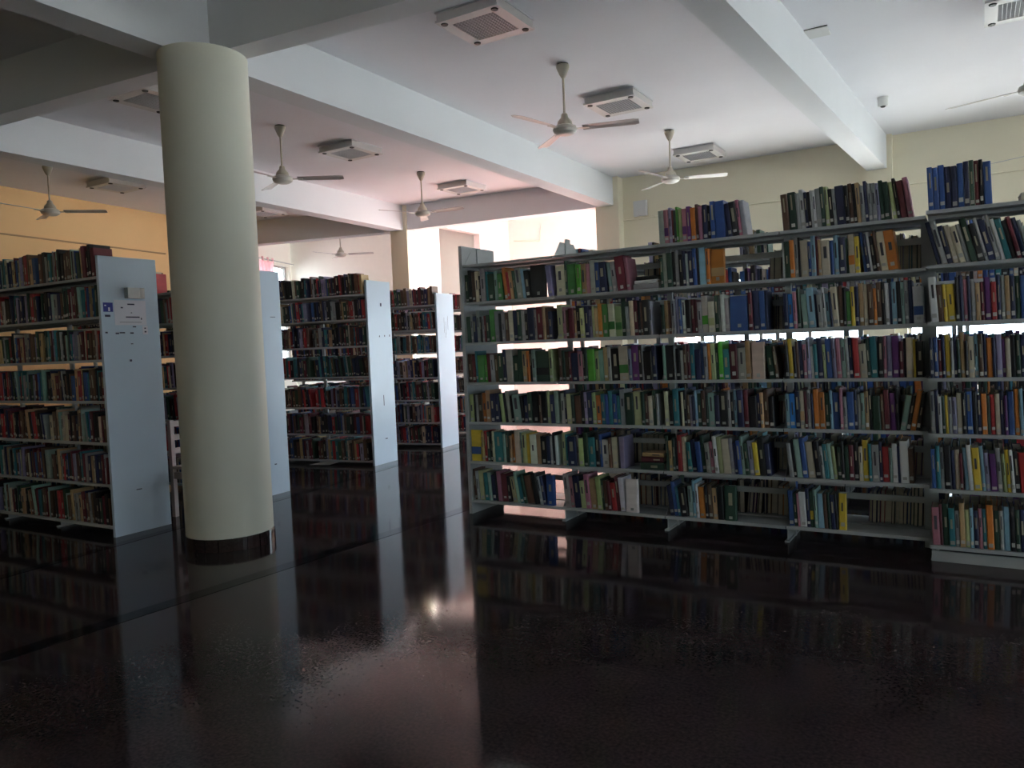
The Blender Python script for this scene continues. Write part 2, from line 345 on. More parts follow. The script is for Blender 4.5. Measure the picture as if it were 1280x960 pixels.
# round column
col = empty('round_column', (-4.86, 3.80, 0)); struct(col, 'cream round concrete column with dark tiled base', 'column')
MB().lathe([(0.315, 0.09), (0.312, BB)], 64).build('shaft', 'column', col, True)
for i in range(20):
    a0 = 2*math.pi*i/20+0.012; a1 = 2*math.pi*(i+1)/20-0.012; ro, ri = 0.323, 0.29
    pl = [(ro*math.cos(a0+(a1-a0)*k/3), ro*math.sin(a0+(a1-a0)*k/3)) for k in range(4)]+[(ri*math.cos(a1), ri*math.sin(a1)), (ri*math.cos(a0), ri*math.sin(a0))]
    MB().prism(pl, 0, 0.092).build('skirting_tile', 'skirting', col)
MB().lathe([(0.300, 0), (0.300, 0.0915)], 48).build('base_core', 'skirting', col)

# ------------------------------------------------------------------ books
class Stuff:
    def __init__(s): s.v = []; s.f = []; s.c = []
    def add(s, T, mb, colr):
        n = len(s.v); s.v += [tuple(T @ Vector(p)) for p in mb.v]; s.f += [tuple(n+i for i in q) for q in mb.f]; s.c += [colr]*len(mb.f)
ST = Stuff()
def cover_mb(t, d, h):
    e = 0.0035 if t > 0.012 else t*0.25; r = min(0.006, t*0.3)
    poly = [(0, d), (0, r*0.8), (r, 0), (t-r, 0), (t, r*0.8), (t, d), (t-e, d), (t-e, 0.008), (e, 0.008), (e, d)]
    return MB().prism(poly, 0, h)
def page_mb(t, d, h):
    e = 0.0035 if t > 0.012 else t*0.25
    return MB().box((e+0.0003, 0.0085, 0.004), (t-e-0.0003, d-0.005, h-0.004))
def label_mb(t):
    w = min(t*0.36, 0.0115); c = t*random.uniform(0.46, 0.54); z = random.uniform(0.010, 0.030); return MB().box((c-w, -0.0012, z), (c+w, -0.0001, z+random.uniform(0.016, 0.026)))
def title_mb(t, h):
    w = t*random.uniform(0.10, 0.2); c = t*random.uniform(0.45, 0.55); z = h*random.uniform(0.38, 0.55); return MB().box((c-w, -0.0010, z), (c+w, -0.0001, min(h*0.93, z+h*random.uniform(0.2, 0.42))))
def band_mb(t, h, z0, z1): return MB().box((0.0015, -0.0008, h*z0), (t-0.0015, 0.0012, h*z1))
INDIV = []
def jit(c): k = random.uniform(0.75, 1.25); return tuple(max(0.004, min(0.9, x*k*random.uniform(0.9, 1.1))) for x in c)+(1,)
def put_book(T, t, d, h, code, band=None, sticker=True, indiv=None, group=None):
    """T: matrix placing the book's lower left spine corner"""
    if indiv:
        o = link('book', cover_mb(t, d, h).mesh('book', 'bk_'+code)); o.matrix_world = T
        tag(o, indiv, 'book', group)
        page_mb(t, d, h).build('page_block', 'page', o)
        if sticker and t > 0.014 and random.random() < 0.72: label_mb(t).build('spine_label', 'sticker', o)
        if t > 0.016 and not band and random.random() < 0.55: title_mb(t, h).build('title_print', 'titledark' if sum(PAL[code][0]) > 0.75 else 'title', o)
        if band: band_mb(t, h, 0.22, 0.46).build('spine_band', 'bk_'+band, o)
        return o
    ST.add(T, cover_mb(t, d, h), jit(PAL[code][0])); ST.add(T, page_mb(t, d, h), (0.55, 0.5, 0.4, 1))
    if sticker and t > 0.014 and random.random() < 0.7: k = random.uniform(0.6, 1.2); ST.add(T, label_mb(t), (0.5*k, 0.5*k, 0.47*k, 1))
    if t > 0.016 and not band and random.random() < 0.5: ST.add(T, title_mb(t, h), (0.06, 0.06, 0.08, 1) if sum(PAL[code][0]) > 0.75 else (0.36, 0.33, 0.24, 1))
    if band: ST.add(T, band_mb(t, h, 0.22, 0.46), PAL[band][0]+(1,))

def parse(s):
    out = []; lean = 2.0
    for tk in s.split():
        if tk[0] == '<': lean = float(tk[1:]); continue
        if tk[0] == '>': lean = -float(tk[1:]); continue
        if tk[0] == '_': out.append(('_', float(tk[1:]), 0, None, False)); continue
        face = tk.endswith('!'); tk = tk.rstrip('!'); band = None
        if '^' in tk: tk, band = tk.split('^')
        out.append((tk[0], float(tk[1:]), lean, band, face))
    return out
ORD = ['first','second','third','fourth','fifth','sixth','seventh','eighth','ninth','tenth','eleventh','twelfth','thirteenth','fourteenth','fifteenth','sixteenth','seventeenth','eighteenth','nineteenth','twentieth','twenty-first','twenty-second','twenty-third','twenty-fourth','twenty-fifth','twenty-sixth','twenty-seventh','twenty-eighth','twenty-ninth','thirtieth','thirty-first','thirty-second','thirty-third','thirty-fourth','thirty-fifth','thirty-sixth']
ROWN = ['top', 'second', 'third', 'fourth', 'fifth', 'sixth', 'bottom']
def fill_row(base, x0, x1, z, seq, scale, yfront=0.012, hr=(0.205, 0.262), limit=0.285, who=None, group=None, row=0, fit=True):
    """lay books on a shelf. base: 4x4 of the rack face (x along, y into rack). """
    items = parse(seq) if isinstance(seq, str) else seq
    tot = sum(i[1] for i in items)*scale
    k = min(1.0, (x1-x0-0.012)/tot) if fit else 1.0
    x = x0+0.006; prev = 0.0; pt = 0.03; n = 0; ph = 0.2
    for code, wt, lean, band, face in items:
        t = wt*scale*k
        if code == '_': x += t; prev = 0.0; continue
        h = random.uniform(*hr); dd = random.uniform(0.150, 0.19)
        if face: dd = 0.03; h = random.uniform(0.235, 0.26)
        a = math.radians(lean if not face else 0)
        if a != prev:
            if a > prev and a > 0: x += max(0, min(ph, h)*(math.sin(a)-max(0, math.sin(prev))))*0.98+0.001
            if prev < 0: x += 0.0
        tt = max(0.006, t-0.0012 if abs(a) < 0.2 else t*math.cos(a)-0.0012)
        if prev > 0 and a < prev: x += tt*0+0.001
        if x+tt*math.cos(a)+max(0, math.sin(-a))*h > x1-0.002:
            break
        if h*math.cos(a)+tt*abs(math.sin(a)) > limit: h = (limit-tt*abs(math.sin(a)))/math.cos(a)
        if a >= 0: piv = Matrix.Translation((x, yfront+random.uniform(0, 0.012), z)) @ Matrix.Rotation(-a, 4, 'Y')
        else: # leaning right, pivots on the lower right corner
            piv = Matrix.Translation((x, yfront+random.uniform(0, 0.012), z)) @ Matrix.Translation((tt*math.cos(a), 0, 0)) @ Matrix.Rotation(-a, 4, 'Y') @ Matrix.Translation((-tt, 0, 0))
        n += 1
        ind = None
        if who:
            ind = '%s book, %s from left on %s shelf of %s' % (PAL[code][1], ORD[min(n-1, 35)], ROWN[row], who)
            INDIV.append(ind)
        put_book(base @ piv, tt, dd, h, code, band, True, ind, group)
        x += tt/math.cos(a)+0.0012
        if a < 0: x += 0.0
        prev = a; pt = tt; ph = h
    return x
def random_seq(w, tones, scale, full=0.93, leanmax=9):
    out = []; acc = 0; lean = 2.0
    while acc < w*full:
        if random.random() < 0.12: lean = random.choice([0.0, 1.0, 2.0, 3.0, random.uniform(4, leanmax)])
        t = random.choice([0.016, 0.02, 0.024, 0.028, 0.034, 0.04, 0.05]); acc += t+0.002
        out.append((random.choice(tones), t/scale, lean, None, False))
    return out

LEV = [2.08, 1.77, 1.437, 1.106, 0.776, 0.448, 0.12]
DEP = 0.50
SHELF_MESH = {}
def shelf_mesh(L, d=0.232):
    key = (round(L, 3), d)
    if key not in SHELF_MESH:
        # folded steel tray: deck with a turned-down front and rear lip
        SHELF_MESH[key] = MB().box((0, 0.003, -0.006), (L, d, 0)).box((0, 0, -0.021), (L, 0.003, 0.0)).box((0, d-0.003, -0.021), (L, d, -0.006)).box((0, 0.003, -0.021), (L, 0.012, -0.018)).mesh('shelf', 'rack')
    return SHELF_MESH[key]
def rack(loc, rz, xs, label, end_left=False, end_right=False, gussets=True, levels=LEV, feet=True, panel='panel', cat='bookshelf', kick=False):
    """double sided steel rack: origin at its front left floor corner, x along the run, y into depth"""
    e = empty('library_rack', loc, rz); tag(e, label, cat)
    top = levels[0]
    for i, x in enumerate(xs):
        lft = x == xs[0] and end_left; rg = x == xs[-1] and end_right
        if lft or rg: continue
        xo = x+0.021 if i == 0 else (x-0.021 if i == len(xs)-1 else x)
        MB().box((xo-0.02, DEP/2-0.012, 0), (xo+0.02, DEP/2+0.012, top-0.007)).build('upright', 'rack', e)
    for a, b in zip(xs, xs[1:]):
        for z in levels:
            s = link('shelf', shelf_mesh(b-a-0.006), e, (a+0.003, 0, z))
            s = link('shelf', shelf_mesh(b-a-0.006), e, (b-0.003, DEP, z)); s.rotation_euler.z = math.pi
            if z < top:
                MB().box((a+0.02, DEP/2-0.008, z+0.165), (b-0.02, DEP/2+0.008, z+0.205)).build('back_rail', 'rack', e)
    if gussets:
        YZ = Matrix(((0, 0, 1, 0), (1, 0, 0, 0), (0, 1, 0, 0), (0, 0, 0, 1)))
        gm = MB().prism([(0.03, 0), (0.47, 0), (0.37, 0.115), (0.13, 0.115)], -0.0015, 0.0015, YZ).mesh('bracket_plate', 'rack')
        cm = MB().box((0.0018, 0.21, 0.0), (0.012, 0.29, 0.145)).mesh('post_cap', 'rack')
        for i, x in enumerate(xs):
            if x == xs[-1]: continue
            for r, z in enumerate(levels):
                if r == 0 and i > 1: continue
                g = link('bracket_plate', gm, e, (x+(0.004 if i == 0 else 0), 0, z+0.001))
                if r == 0: link('post_cap', cm, g)
    hp = top+0.16
    if end_left: MB().box((xs[0]-0.03, 0, 0), (xs[0], DEP, hp)).build('end_panel', 'rack', e)
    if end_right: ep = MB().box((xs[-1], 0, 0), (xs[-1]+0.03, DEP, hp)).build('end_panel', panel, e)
    if feet:
        for x in xs[1:-1] if end_left else [xs[0]+0.02]+xs[1:-1]:
            T = Matrix.Translation((x, 0, 0))
            MB().box((x-0.015, 0.03, 0), (x+0.015, DEP-0.03, 0.012)).box((x-0.004, 0.06, 0.012), (x+0.004, DEP-0.06, 0.085)).build('foot', 'rack', e)
    if kick:
        MB().box((xs[0]+0.01, 0.02, 0.0), (xs[-1]-0.01, 0.03, levels[-1]-0.036)).build('kick_plate', 'rack', e)
    return e
def face(e, back=False, L=0):
    T = Matrix.Translation(e.location) @ Matrix.Rotation(e.rotation_euler.z, 4, 'Z')
    if back: T = T @ Matrix.Translation((L, DEP, 0)) @ Matrix.Rotation(math.pi, 4, 'Z')
    return T

# --- long near rack, four bays
XS = [0, 0.85, 1.695, 2.54, 3.39]
near = rack((-3.65, 5.28, 0), 0, XS, 'long grey steel library rack facing the viewer, right half of picture', end_left=True)
# --- rack at the right picture edge, standing slightly proud of the long one
XB = [0, 0.85, 1.70]
LEVB = [2.095, 1.775, 1.437, 1.106, 0.774, 0.442, 0.10]
edge = rack((-0.258, 5.19, 0), 0, XB, 'grey steel library rack cut off by the right picture edge', levels=LEVB, kick=True, gussets=False)

BAY = {}
BAY[1] = ['', 'd5 k5 u5 W5 k3 s7 t4 d9 q5 g7 <6 o5 r3 e5 d4 s8 c4 k7 k20! v7 n4 s4',
 'd6 s4 n5 s5 k3 s4 m3 d5 g8 s6 k3 s6 u5 W7 n6 d6 s5 k4 n9 s3 m9 e4 u4 n5 v5',
 'u6 m5 t3 g10 G3 m5 s6 u5 d7 n5 s9 d8 d6 e5 o4 k3 q5 d17^k! l5 d7',
 'l5 k2 s4 u6 o5 e6 n6 n6 <6 l5 k3 s5 k4 q9 k4 <2 n5 d5 k9 u3 k7 l4 n5 q5',
 'y15^b! e4 r4 d5 k3 W3 t13 q4 d5 e4 o4 W8 q3 l6 y5 w9 e6 k8 n5 s3 k3 w4 k4',
 '<4 u4 s4 l7 t6 q4 n6 k2 P6 m8 k4 <9 l6 q4 t5 d4 u10 k7 s4 n4 b10! <4 s9 s6']
BAY[2] = ['', 'W11 d3 g11 G6 e6 P5 s6 b5 n8 <6 q5 s5 m11 P4',
 'l7 P4 u4 m7 e3 k5 l6 n6 v4 l3 e5 o5 g8 W8^g l8^g d5 s5 W5 m5 k3 u3 k8 s3 P9',
 'u4 d4 u5 m3 n9 P6 k3 d3 G9 l5 q6 e5 s4 k10 W11^g v4 p8 k4 s2 k10 n5 q5',
 's5 n3 l6 d4 u8 k4 v4 n6 l5 o6 t5 b4 t5 b5 t4 s6 d10 l9 d4 u4 W5 d4 s3 k4',
 'l4 t3 n11 s3 l6 d6 t8 k5 b3 w8 u4 W7 k2 v6',
 '<5 s7 P5 n8 l6 P6 e8 l6 d3 u4 m4 r6 m4 w6 w14!']
BAY[3] = ['s7 P6^p v4 m3 d3 G3 l5 P6^p p5 o6 u4 P5 n6 k4 b6 b12 <7 n5 k8 P4 s6',
 'd4 s5 d7 k4 s5 k5 n4 s3 n6 b5 k3 c9 o5 o17^e!',
 'd4 e5 u4 s6 v4 b4 w5 k7 m5 m3 s6 W8^G W8^l d5 s3 w5 s5 b22! m5 n8 b7 n3',
 'q4 k11 s3 k6 s4 u5 m4 t6 n8 b4 s5 o4 l6 d4 G6 t8 m10 s10 e6 <7 W16! d8 u4 <4 y5 k5',
 'W6 k6 t8 k3 W3 k4 u4 v3 n4 c3 d5 u6 d3 q8 n6 k10 s4 k4 c4 n8 m6 k10 n4 e4 u6 k6',
 'd4 e5 d4 k3 r6 W5 <5 t6 n6 b7 d5 s6 P5 w5 l6 W9 s5 n4 b5 q4 d5 v6 y6 k8 n6',
 '<7 n6 b5 t4 k10 <3 q6 c4 w4 o8 k4 u6 e6 k8 d15!']
BAY[4] = ['<4 u9 d10 s5 w6 n4 k4 s3 w4 s6 d5 l5 k5 s4 n11 k5 u5 k4 e5 s5 n4 s5 s5 v4 d5 d6 <8 l5 k4 m8 P6',
 'w3 d7 o6 s5 k3 W10 b4 c6 m3 e4 W11 b5 c6 n9 d3 W8^o y6 <7 b4 n4 w3 k5 u4 W9 o12',
 'n6 B7 P5 d5 <4 q8 c10 n3 s7 w4 c5 n3 W8 <2 u5 k4 g6 y5 n5 e6 W5 u7 o4 u6 k4 w5 n3 c6 k5 q4 s5 n5 w12^b k6',
 '<3 k5 y6 k4 u4 n5 P5 v5 w4 t5 n7 l4 b8 v5 P6 q6 s4 n5 r8 W9 d4 t9 <1 k6 P4 v6 p9 m5 k3 W8 y3 k9 n5',
 'c5 B8 n6 W6^e m4 s5 n3 o7 o8 d6 c4 b9 P4 s5 b9 n4 s4 q5 e5 k4 d10 u4 m7 p7 k4 >9 q7 k5 o6 k5',
 '<6 s6 k4 q8 b7 W10 k8 s4 t6 q5 l5 <2 d5 k4 d6 m6 k6 W5 y7 t4 s9 n4 r8 q4 w6 n3 w10 u6',
 '<3 b7 d5 P3 w9 n5 d5^y q5 c8 u5 d4 n6 k3 y10!']
BAY[5] = ['b7 b7 b8 n8 n8 b8 n7 d6 m6 k5 b10', '<14 n6 s8 n7 W8 W8 s6 d9 k9 w4 n9 s6 w5 t8 k6 m6 n6 s5',
 '<4 w10 u7 y5 y10 <2 k5 n5 P5 n4 s6 e6 m5 p8 r7 n5 s5 e6 n6 d6 b6 k6 s6 W6 r6 t6',
 'n5 b6 m5 n4 y7 s4 n4 d4 e6 k4 W8 c5 u6 n4 o7 n4 v8 p4 W6 k6 d6 n6 s6 r5 t6 b6 e6 k6 W6',
 's6 n4 w5 d4 y4 s5 v6 W7 k5 b8 k6 n5 o7 d4 r6 W6 n5 p4 b8 o6 c5 k5 d5 n6 s6 b6 e6 k6 u6 q6 m6',
 'b6 t6 s5 k9 n5 W6 m4 <4 c5 w6 y10 c5 v6 p9 s6 l5 y5 w5 k6 r10 n6 d6 k6 s6 b6 e6',
 '<2 P10 m4 d8 t8 s6 e7 l6 c5 n6 P5 t5 o9 d7 s5 c8 k6 d6 n6 s6 b6']
SCL = {1: 0.85/118, 2: 0.845/122, 3: 0.845/152, 4: 0.85/180, 5: 0.85/212}
F = face(near); LNEAR = 3.39
G4 = 'books in the last bay of the long near rack'; G5 = 'books in the rack at the right picture edge'
for b in (1, 2, 3, 4):
    for r in range(7):
        if not BAY[b][r]: continue
        lim = 0.30 if r == 0 else (LEV[r-1]-LEV[r]-0.045)
        fill_row(F, XS[b-1]+(0.003 if b > 1 else 0.0), XS[b], LEV[r]+0.0006, BAY[b][r], SCL[b], limit=lim,
                 hr=(0.225, 0.255) if r == 0 else (0.21, 0.266), who='last bay of long near rack' if b == 4 else None, group=G4, row=r)
FB = face(edge)
for r in range(7):
    lim = 0.30 if r == 0 else (LEVB[r-1]-LEVB[r]-0.045)
    fill_row(FB, XB[0]+0.003, XB[1], LEVB[r]+0.0006, BAY[5][r], SCL[5], limit=lim, hr=(0.24, 0.262) if r == 0 else (0.215, 0.268), who='rack cut by right picture edge', group=G5, row=r)
    if r: fill_row(FB, XB[1], XB[2], LEVB[r]+0.0006, random_seq(0.85, 'knbdsWeumtrc', 1), 1, limit=lim)
# lying books
def lying(x, y, z, rz, w, d, h, code, who=None):
    T = Matrix.Translation((x, y, z)) @ Matrix.Rotation(rz, 4, 'Z') @ Matrix.Translation((0, 0, h)) @ Matrix.Rotation(math.pi/2, 4, 'Y')
    put_book(T, h, d, w, code, None, False, who, G5 if who else None)
lying(-0.245+0.46, 5.21, LEVB[0]+0.001, 0.06, 0.26, 0.18, 0.045, 'W', 'thick cream book lying flat on top shelf of rack at right edge')
lying(-0.245+0.48, 5.23, LEVB[0]+0.0475, -0.05, 0.2, 0.16, 0.02, 'e', 'thin tan book on the thick cream one at right edge')
lying(-2.15, 5.30, LEV[1]+0.001, 0.03, 0.19, 0.17, 0.04, 's'); lying(-2.15, 5.32, LEV[1]+0.0425, -0.08, 0.18, 0.15, 0.025, 'w'); lying(-2.14, 5.33, LEV[1]+0.069, 0.05, 0.17, 0.15, 0.03, 'k')
lying(-2.14, 5.30, LEV[5]+0.001, 0.0, 0.18, 0.17, 0.05, 'd'); lying(-2.14, 5.32, LEV[5]+0.0525, 0.05, 0.17, 0.16, 0.04, 'm'); lying(-2.13, 5.32, LEV[5]+0.094, -0.05, 0.17, 0.15, 0.03, 'e')
# books on the far side of the long rack: bay one left open, the others filled
FR = face(near, True, LNEAR); TON = 'kkknnnddbbsWumtrecvop'
for r in range(1, 7):
    for b in range(3):
        a0, a1 = LNEAR-XS[4-b], LNEAR-XS[3-b]
        full = {1: 0.12 if b == 1 else (0.25 if b == 2 else 0.62), 6: 0.45, 5: 0.9}.get(r, 0.95)
        fill_row(FR, a0+0.003, a1, LEV[r]+0.0006, random_seq(0.85, TON, 1, full), 1, hr=(0.20, 0.255), limit=0.265)
FE = face(edge, True, 1.7)
for r in range(1, 7): fill_row(FE, 0.853, 1.7, LEVB[r]+0.0006, random_seq(0.85, TON, 1, 0.95), 1, hr=(0.20, 0.255), limit=0.265)

# --- racks behind the long one
def full_rack(loc, rz, n, label, end_left=False, end_right=False, sides=(0,), tones=TON, top_full=0.0, bw=0.85, hr=(0.205, 0.262), levels=LEV, back_full=0.97):
    xs = [i*bw for i in range(n+1)]; L = xs[-1]
    e = rack(loc, rz, xs, label, end_left, end_right, gussets=False, levels=levels)
    for s in sides:
        F = face(e, bool(s), L)
        for r, z in enumerate(levels):
            for i in range(n):
                fl = (top_full if r == 0 else 0.96) if s == 0 else (0.0 if r == 0 else back_full)
                if r == 0 and fl and random.random() < 0.1: fl *= 0.6
                if fl <= 0: continue
                lim = 0.29 if r == 0 else levels[r-1]-z-0.045
                fill_row(F, xs[i]+0.003, xs[i+1], z+0.0006, random_seq(bw, tones, 1, fl), 1, hr=hr, limit=lim)
    return e
full_rack((-3.52, 6.94, 0), 0, 6, 'grey library rack directly behind the long near rack', sides=(0,), top_full=0.3)
full_rack((-3.6, 8.60, 0), 0, 6, 'grey library rack second behind the long near rack, nearer the windows', sides=(0,), top_full=0.0)

# --- racks on the left, in a fan, with pale end panels
LT = 'kkknnddbuuumms' + 'sWetrvq'; DT = 'kkknnndduuumm' + 'rrsebWtv'
def left_rack(px, py, ang, n, label, **kw):
    """right front corner of the end panel at px,py; run goes left"""
    L = n*0.85; c, s = math.cos(ang), math.sin(ang)
    loc = (px-(L+0.03)*c, py-(L+0.03)*s, 0)
    return full_rack(loc, ang, n, label, end_right=True, **kw)
S1 = left_rack(-5.88, 3.51, math.radians(0.8), 3, 'library rack on the left with a notice taped to its end panel', sides=(0, 1), tones=LT, top_full=0.95, levels=[2.075, 1.76, 1.42, 1.09, 0.755, 0.42, 0.085])
S2 = left_rack(-6.02, 5.00, math.radians(5), 3, 'library rack mostly hidden behind the round column', sides=(0, 1), tones=DT, top_full=0.9)
S3 = left_rack(-6.29, 7.06, math.radians(6.5), 4, 'dark library rack with shiny end panel right of the round column', sides=(0, 1), tones=DT, top_full=0.97, levels=[2.10, 1.80, 1.475, 1.10, 0.72, 0.385, 0.06])
S4 = left_rack(-6.46, 8.68, math.radians(8), 3, 'library rack with scratched end panel beside the aisle', sides=(0, 1), tones=DT, top_full=0.97, levels=[2.02, 1.68, 1.35, 1.0, 0.68, 0.36, 0.06])
S5 = left_rack(-6.72, 10.15, math.radians(8), 3, 'farthest library rack glimpsed past the scratched end panel', sides=(0, 1), tones=DT, top_full=0.97, levels=[2.02, 1.68, 1.35, 1.0, 0.68, 0.36, 0.06])

# build the joined books
me = bpy.data.meshes.new('shelved_books'); me.from_pydata(ST.v, [], ST.f); me.materials.append(MT['stuffbook'])
ca = me.attributes.new('cover', 'FLOAT_COLOR', 'FACE')
flat = [c for col4 in ST.c for c in col4]; ca.data.foreach_set('color', flat)
o = link('shelved_books', me); tag(o, 'rows of assorted library books packing all the other racks', 'books', None, 'stuff')

# ------------------------------------------------------------------ things on the end panels
def on_panel(e, L, y0, y1, z0, z1, t, name, m, label=None, cat=None, off=0.0, parent=None):
    """box on the right end panel of a left rack; y measured from the panel's front edge"""
    T = Matrix.Translation(e.location) @ Matrix.Rotation(e.rotation_euler.z, 4, 'Z') @ Matrix.Translation((L+0.03+off+0.0006, 0, 0))
    o = MB().box((0, y0, z0), (t, y1, z1)).build(name, m)
    if parent: o.parent = parent
    else: o.matrix_world = T
    if label: tag(o, label, cat)
    return o
P1L = 2.55
sh = on_panel(S1, P1L, 0.11, 0.385, 1.69, 1.892, 0.0015, 'notice_sheet', 'paper', 'white notice sheet taped to the left rack end panel', 'notice')
def mark(par, y0, y1, z0, z1, m='ink', name='print_line', x=0.0016): return MB().box((x, y0, z0), (x+0.0008, y1, z1)).build(name, m, par)
mark(sh, 0.225, 0.285, 1.853, 1.864); mark(sh, 0.165, 0.185, 1.825, 1.836); mark(sh, 0.25, 0.262, 1.787, 1.793)
mark(sh, 0.205, 0.325, 1.750, 1.760); mark(sh, 0.335, 0.345, 1.735, 1.75); mark(sh, 0.15, 0.34, 1.712, 1.715)
br = on_panel(S1, P1L, 0.205, 0.35, 1.905, 1.99, 0.05, 'metal_holder', 'steel', 'small grey metal label holder above the notice sheet', 'holder')
MB().box((0.0503, 0.31, 1.91), (0.055, 0.345, 1.985)).build('bent_flange', 'plastic', br)
st = on_panel(S1, P1L, 0.02, 0.10, 1.795, 1.868, 0.001, 'blue_sticker', 'inkblue', 'dark blue printed sticker left of the notice sheet', 'sticker')
mark(st, 0.06, 0.075, 1.80, 1.83, 'paper', 'white_figure', 0.0011); mark(st, 0.03, 0.045, 1.84, 1.85, 'paper', 'white_figure', 0.0011)
st = on_panel(S1, P1L, 0.03, 0.075, 1.755, 1.772, 0.001, 'paper_scrap', 'ink', 'small dark sticker remnant under the blue sticker', 'sticker')
st = on_panel(S1, P1L, 0.345, 0.392, 1.615, 1.685, 0.001, 'paper_tag', 'paper', 'small pale tag under the notice sheet corner', 'tag')
mark(st, 0.362, 0.376, 1.66, 1.67, x=0.0011); mark(st, 0.362, 0.378, 1.63, 1.642, x=0.0011)
def scuffs(e, L, lst):
    ep = [c for c in e.children if c.name.startswith('end_panel')][0]
    for y0, y1, z0, z1 in lst: MB().box((L+0.0300, y0, z0), (L+0.0306, y1, z1)).build('scuff_mark', 'ink', ep)
scuffs(S1, P1L, [(0.025, 0.045, 1.625, 1.637), (0.11, 0.14, 1.618, 1.63), (0.145, 0.19, 1.624, 1.634), (0.235, 0.265, 1.62, 1.632), (0.235, 0.255, 1.535, 1.542), (0.215, 0.235, 1.395, 1.412), (0.26, 0.29, 1.672, 1.682), (0.20, 0.25, 0.345, 0.352)])
scuffs(S3, 3.4, [(0.27, 0.30, 1.95, 1.99), (0.22, 0.235, 1.57, 1.59), (0.33, 0.345, 1.575, 1.595), (0.44, 0.455, 1.575, 1.6), (0.25, 0.30, 0.30, 0.312), (0.25, 0.262, 0.72, 0.85)])
scuffs(S4, 2.55, [(0.20, 0.205, 1.62, 1.84), (0.25, 0.255, 1.60, 1.78), (0.31, 0.315, 1.66, 1.86), (0.24, 0.243, 1.55, 1.62)])
scuffs(S2, 2.55, [(0.30, 0.33, 0.3, 0.31), (0.35, 0.42, 1.78, 1.785)])

# wooden chair half hidden by the column
ch = empty('wooden_chair', (-6.125, 4.22, 0), 0.10); tag(ch, 'pale wooden chair half hidden between the left rack and the column', 'chair')
for x, y, h in ((0, 0, 0.86), (0, 0.38, 0.86), (0.40, 0, 0.43), (0.40, 0.38, 0.43)): MB().box((x-0.02, y-0.02, 0), (x+0.02, y+0.02, h)).build('leg', 'wood', ch)
MB().box((0.02, -0.03, 0.431), (0.44, 0.41, 0.455)).build('seat', 'wood', ch)
for z in (0.56, 0.68, 0.80): MB().box((-0.012, 0.02, z), (0.012, 0.36, z+0.05)).build('back_slat', 'wood', ch)
MB().box((0.02, -0.012, 0.34), (0.38, 0.012, 0.40)).build('apron', 'wood', ch); MB().box((0.02, 0.368, 0.34), (0.38, 0.392, 0.40)).build('apron', 'wood', ch)

o = MB().prism([(0, 0), (0.30, 0.05), (0.34, 0.22), (0.12, 0.20)], 0, 0.004, Matrix.Rotation(0.12, 4, 'X')).build('loose_sheet', 'plastic', None, False, (-7.20, 6.86, 0.004))
tag(o, 'pale loose sheet poking out under the dark rack right of the column', 'sheet')
# ------------------------------------------------------------------ ceiling fans
def make_fan():
    e = empty('ceiling_fan')
    MB().lathe([(0.018, -0.13), (0.035, -0.10), (0.062, -0.035), (0.062, -0.012)], 20).build('canopy', 'fanrod', e, True)
    MB().lathe([(0.05, -0.012), (0.055, 0.0)], 20).build('rubber_ring', 'dark', e, True)
    MB().lathe([(0.011, -0.50), (0.011, -0.12)], 12).build('down_rod', 'fanrod', e, True)
    MB().lathe([(0.075, -0.575), (0.068, -0.54), (0.035, -0.50), (0.03, -0.47), (0.014, -0.455)], 20).build('lower_canopy', 'fanrod', e, True)
    MB().lathe([(0.03, -0.665), (0.075, -0.66), (0.108, -0.64), (0.118, -0.615), (0.108, -0.59), (0.075, -0.575)], 28).build('motor', 'fan', e, True)
    bl = MB()
    n = 12; top = []; 
    for i in range(n+1):
        x = 0.17+(0.70-0.17)*i/n; wd = 0.046+0.018*i/n
        if i == n: wd = 0.040
        for y, z in ((-wd, 0.010), (0, 0.0045), (wd, -0.010)): top.append((x+0.0, y, z-0.608))
    N = len(top); bl.v = top+[(x, y, z-0.003) for x, y, z in top]
    for i in range(n):
        for j in range(2):
            a = 3*i+j; b = a+1; c = a+4; d = a+3
            bl.f.append((a, d, c, b)); bl.f.append((N+a, N+b, N+c, N+d))
        for a, b in ((3*i, 3*i+3), (3*i+5, 3*i+2)): bl.f.append((a, b, N+b, N+a)[::-1])
    for k in (0, 3*n):
        for j in range(2): bl.f.append((k+j, k+j+1, N+k+j+1, N+k+j))
    bm_ = bl.mesh('blade', 'blade')
    ar = MB().box((0.09, -0.022, -0.618), (0.23, 0.022, -0.6135)).mesh('blade_arm', 'fan')
    for k in range(3):
        b = link('blade', bm_, e, None, 2*math.pi*k/3); link('blade_arm', ar, b)
    return e
fan = make_fan()
fans = [((-3.35, 6.67), 17, 'near ceiling fan with three blades in front of the square light, top centre'),
        ((-3.33, 9.57), 20, 'white ceiling fan above the shelf of colourful top books'),
        ((-6.89, 6.39), 35, 'dark bladed ceiling fan just right of the round column'),
        ((-7.11, 9.31), 5, 'ceiling fan beside the far pillar left of centre'),
        ((-10.61, 5.73), 42, 'ceiling fan in front of the peach wall, far left'),
        ((-11.35, 12.0), 25, 'small distant ceiling fan in the bright room beyond'),
        ((0.43, 8.15), 160, 'ceiling fan cut off by the upper right picture edge'),
        ((0.75, 11.2), 150, 'far ceiling fan blade showing at the right picture edge')]
for i, ((x, y), a, lb) in enumerate(fans):
    o = fan if i == 0 else copy_tree(fan)
    o.location = (x, y, CE); o.rotation_euler.z = math.radians(a); tag(o, lb, 'ceiling fan', 'white ceiling fans')

